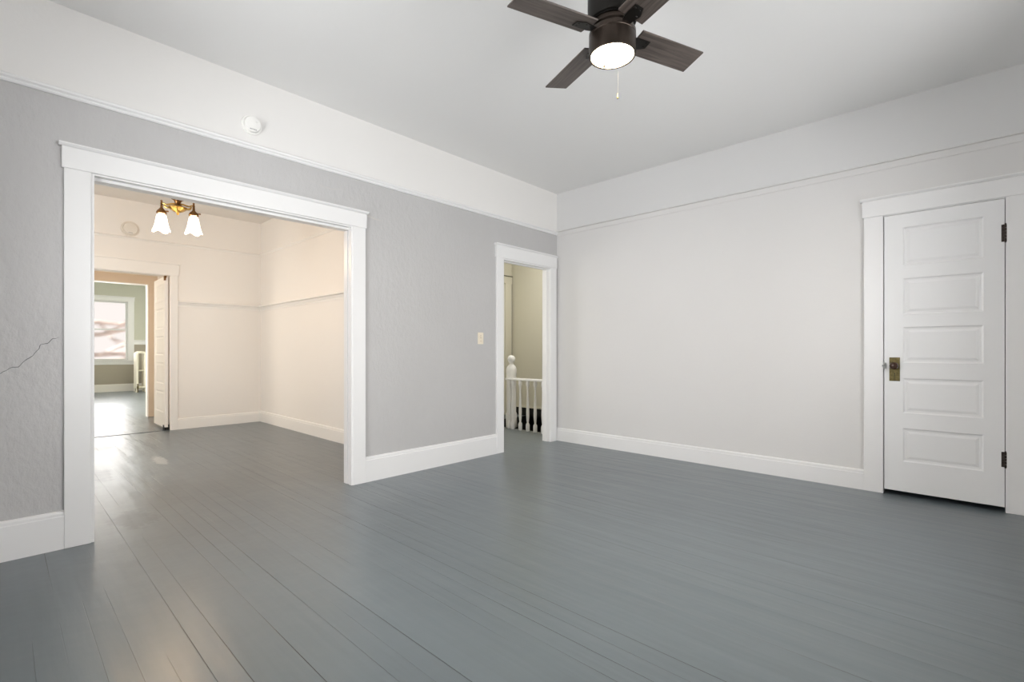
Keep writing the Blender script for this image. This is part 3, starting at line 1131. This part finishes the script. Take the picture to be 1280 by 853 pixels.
def baluster(dx, dy):
    bm = bmesh.new()
    h = HR - .028
    lathe(bm, [(0, 0), (.024, 0), (.028, .006), (.028, .085), (.024, .10), (.015, .115), (.013, .125), (.016, .135), (.021, .20), (.022, .26), (.018, .36), (.013, .47), (.011, .55), (.012, .575), (.017, .585),
               (.013, .595), (.018, .61), (.026, .635), (.026, .655), (.020, h), (0, h)], 16, (dx, dy, 0))
    link('baluster', bm, TRIM, bal, smooth=True)


for y in (4.62, 4.478, 4.34, 4.207, 4.072, 3.937):
    baluster(0, y - 4.62)
baluster(.012, .062 + .012)
bm = bmesh.new()
nx, ny = .105, .125
for a, b, c, e in ((.080, 0, .22, .004), (.070, .22, .90, .004), (.078, .80, .83, .003), (.080, .895, .915, .003)):
    pass
lathe(bm, [(0, 0), (.075, 0), (.080, .01), (.080, .20), (.072, .215), (.068, .23), (.070, .60), (.072, .76), (.076, .80), (.076, .83), (.068, .86), (.052, .885), (.036, .90), (.030, .912), (.034, .918), (.030, .922)], 28, (nx, ny, 0))
nb = link('newel_post', bm, TRIM, bal, smooth=True)
bm = bmesh.new()
lathe(bm, [(0, 1.035), (.022, 1.031), (.042, 1.018), (.054, .995), (.056, .975), (.050, .952), (.036, .932), (.026, .922), (0, .918)], 28, (nx, ny, 0))
link('newel_ball', bm, TRIM, bal, smooth=True)

# ------------------------------------------------------------------ radiator in the front room
rad = empty('radiator', (2.57, 15.88, 0))
tag(rad, 'cream cast-iron radiator standing beside the front room window', 'radiator')
for s in range(5):
    bm = bmesh.new()
    y = .04 + s * .072
    for cx in (-.085, .085):
        lathe(bm, [(0, .09), (.026, .095), (.033, .12), (.030, .2), (.030, .95), (.034, 1.0), (.026, 1.04), (0, 1.05)], 14, (cx, y, 0))
    tube(bm, [(-.085, y, 1.02), (-.045, y, 1.05), (0, y, 1.055), (.045, y, 1.05), (.085, y, 1.02)], [.028, .030, .030, .030, .028], 12)
    tube(bm, [(-.085, y, .12), (.085, y, .12)], .034, 12)
    tube(bm, [(-.085, y, .57), (.085, y, .57)], .016, 10)
    if s in (0, 4):
        for cx in (-.09, .09):
            lathe(bm, [(0, 0), (.030, 0), (.032, .012), (.018, .03), (.016, .06), (.026, .10), (0, .11)], 12, (cx, y, 0))
    link('radiator_section', bm, RADI, rad, smooth=True)
bm = bmesh.new()
lathe(bm, [(0, 0), (.014, 0), (.014, .10), (.022, .10), (.022, .16), (.012, .17), (.012, .20), (.02, .205), (.02, .22), (0, .225)], 14, (-.09, -.06, 0))
tube(bm, [(-.09, -.06, .125), (-.09, .03, .125)], .012, 10)
link('valve', bm, PLATE, rad, smooth=True)

# ------------------------------------------------------------------ tree outside the front window
tree = empty('bare_tree', (1.2, 22.5, -3.0))
tag(tree, 'pale bare branches of a tree outside the far front room window', 'tree')
bm = bmesh.new()
tube(bm, [(0, 0, 0), (.05, 0, 1.6), (-.05, 0, 3.0), (.2, 0, 4.2), (.1, 0, 5.6), (.3, 0, 7.0)], [.32, .27, .24, .2, .15, .06], 12)
link('trunk', bm, BARK, tree, smooth=True)


def branch(p, d, L, r, depth, bm):
    pts = [p.copy()]
    rr = [r]
    q = p.copy()
    dd = d.copy()
    for i in range(5):
        dd = (dd + Vector((random.uniform(-.25, .25), random.uniform(-.2, .2), random.uniform(-.15, .2)))).normalized()
        q = q + dd * L / 5
        pts.append(q.copy())
        rr.append(r * (1 - .16 * (i + 1)))
        if depth > 0 and i >= 1:
            nd = (dd + Vector((random.uniform(-.9, .9), random.uniform(-.5, .5), random.uniform(-.6, .8)))).normalized()
            branch(q, nd, L * .6, r * .5, depth - 1, bm)
    tube(bm, pts, rr, 6)


for k in range(9):
    bm = bmesh.new()
    z = 3.0 + k * .42
    s = 1 if k % 3 else -1
    branch(Vector((0.1, 0, z)), Vector((s, random.uniform(-.4, .4), random.uniform(-.1, .5))).normalized(), 3.0, .11, 2, bm)
    link('branch', bm, BARK, tree, smooth=True)
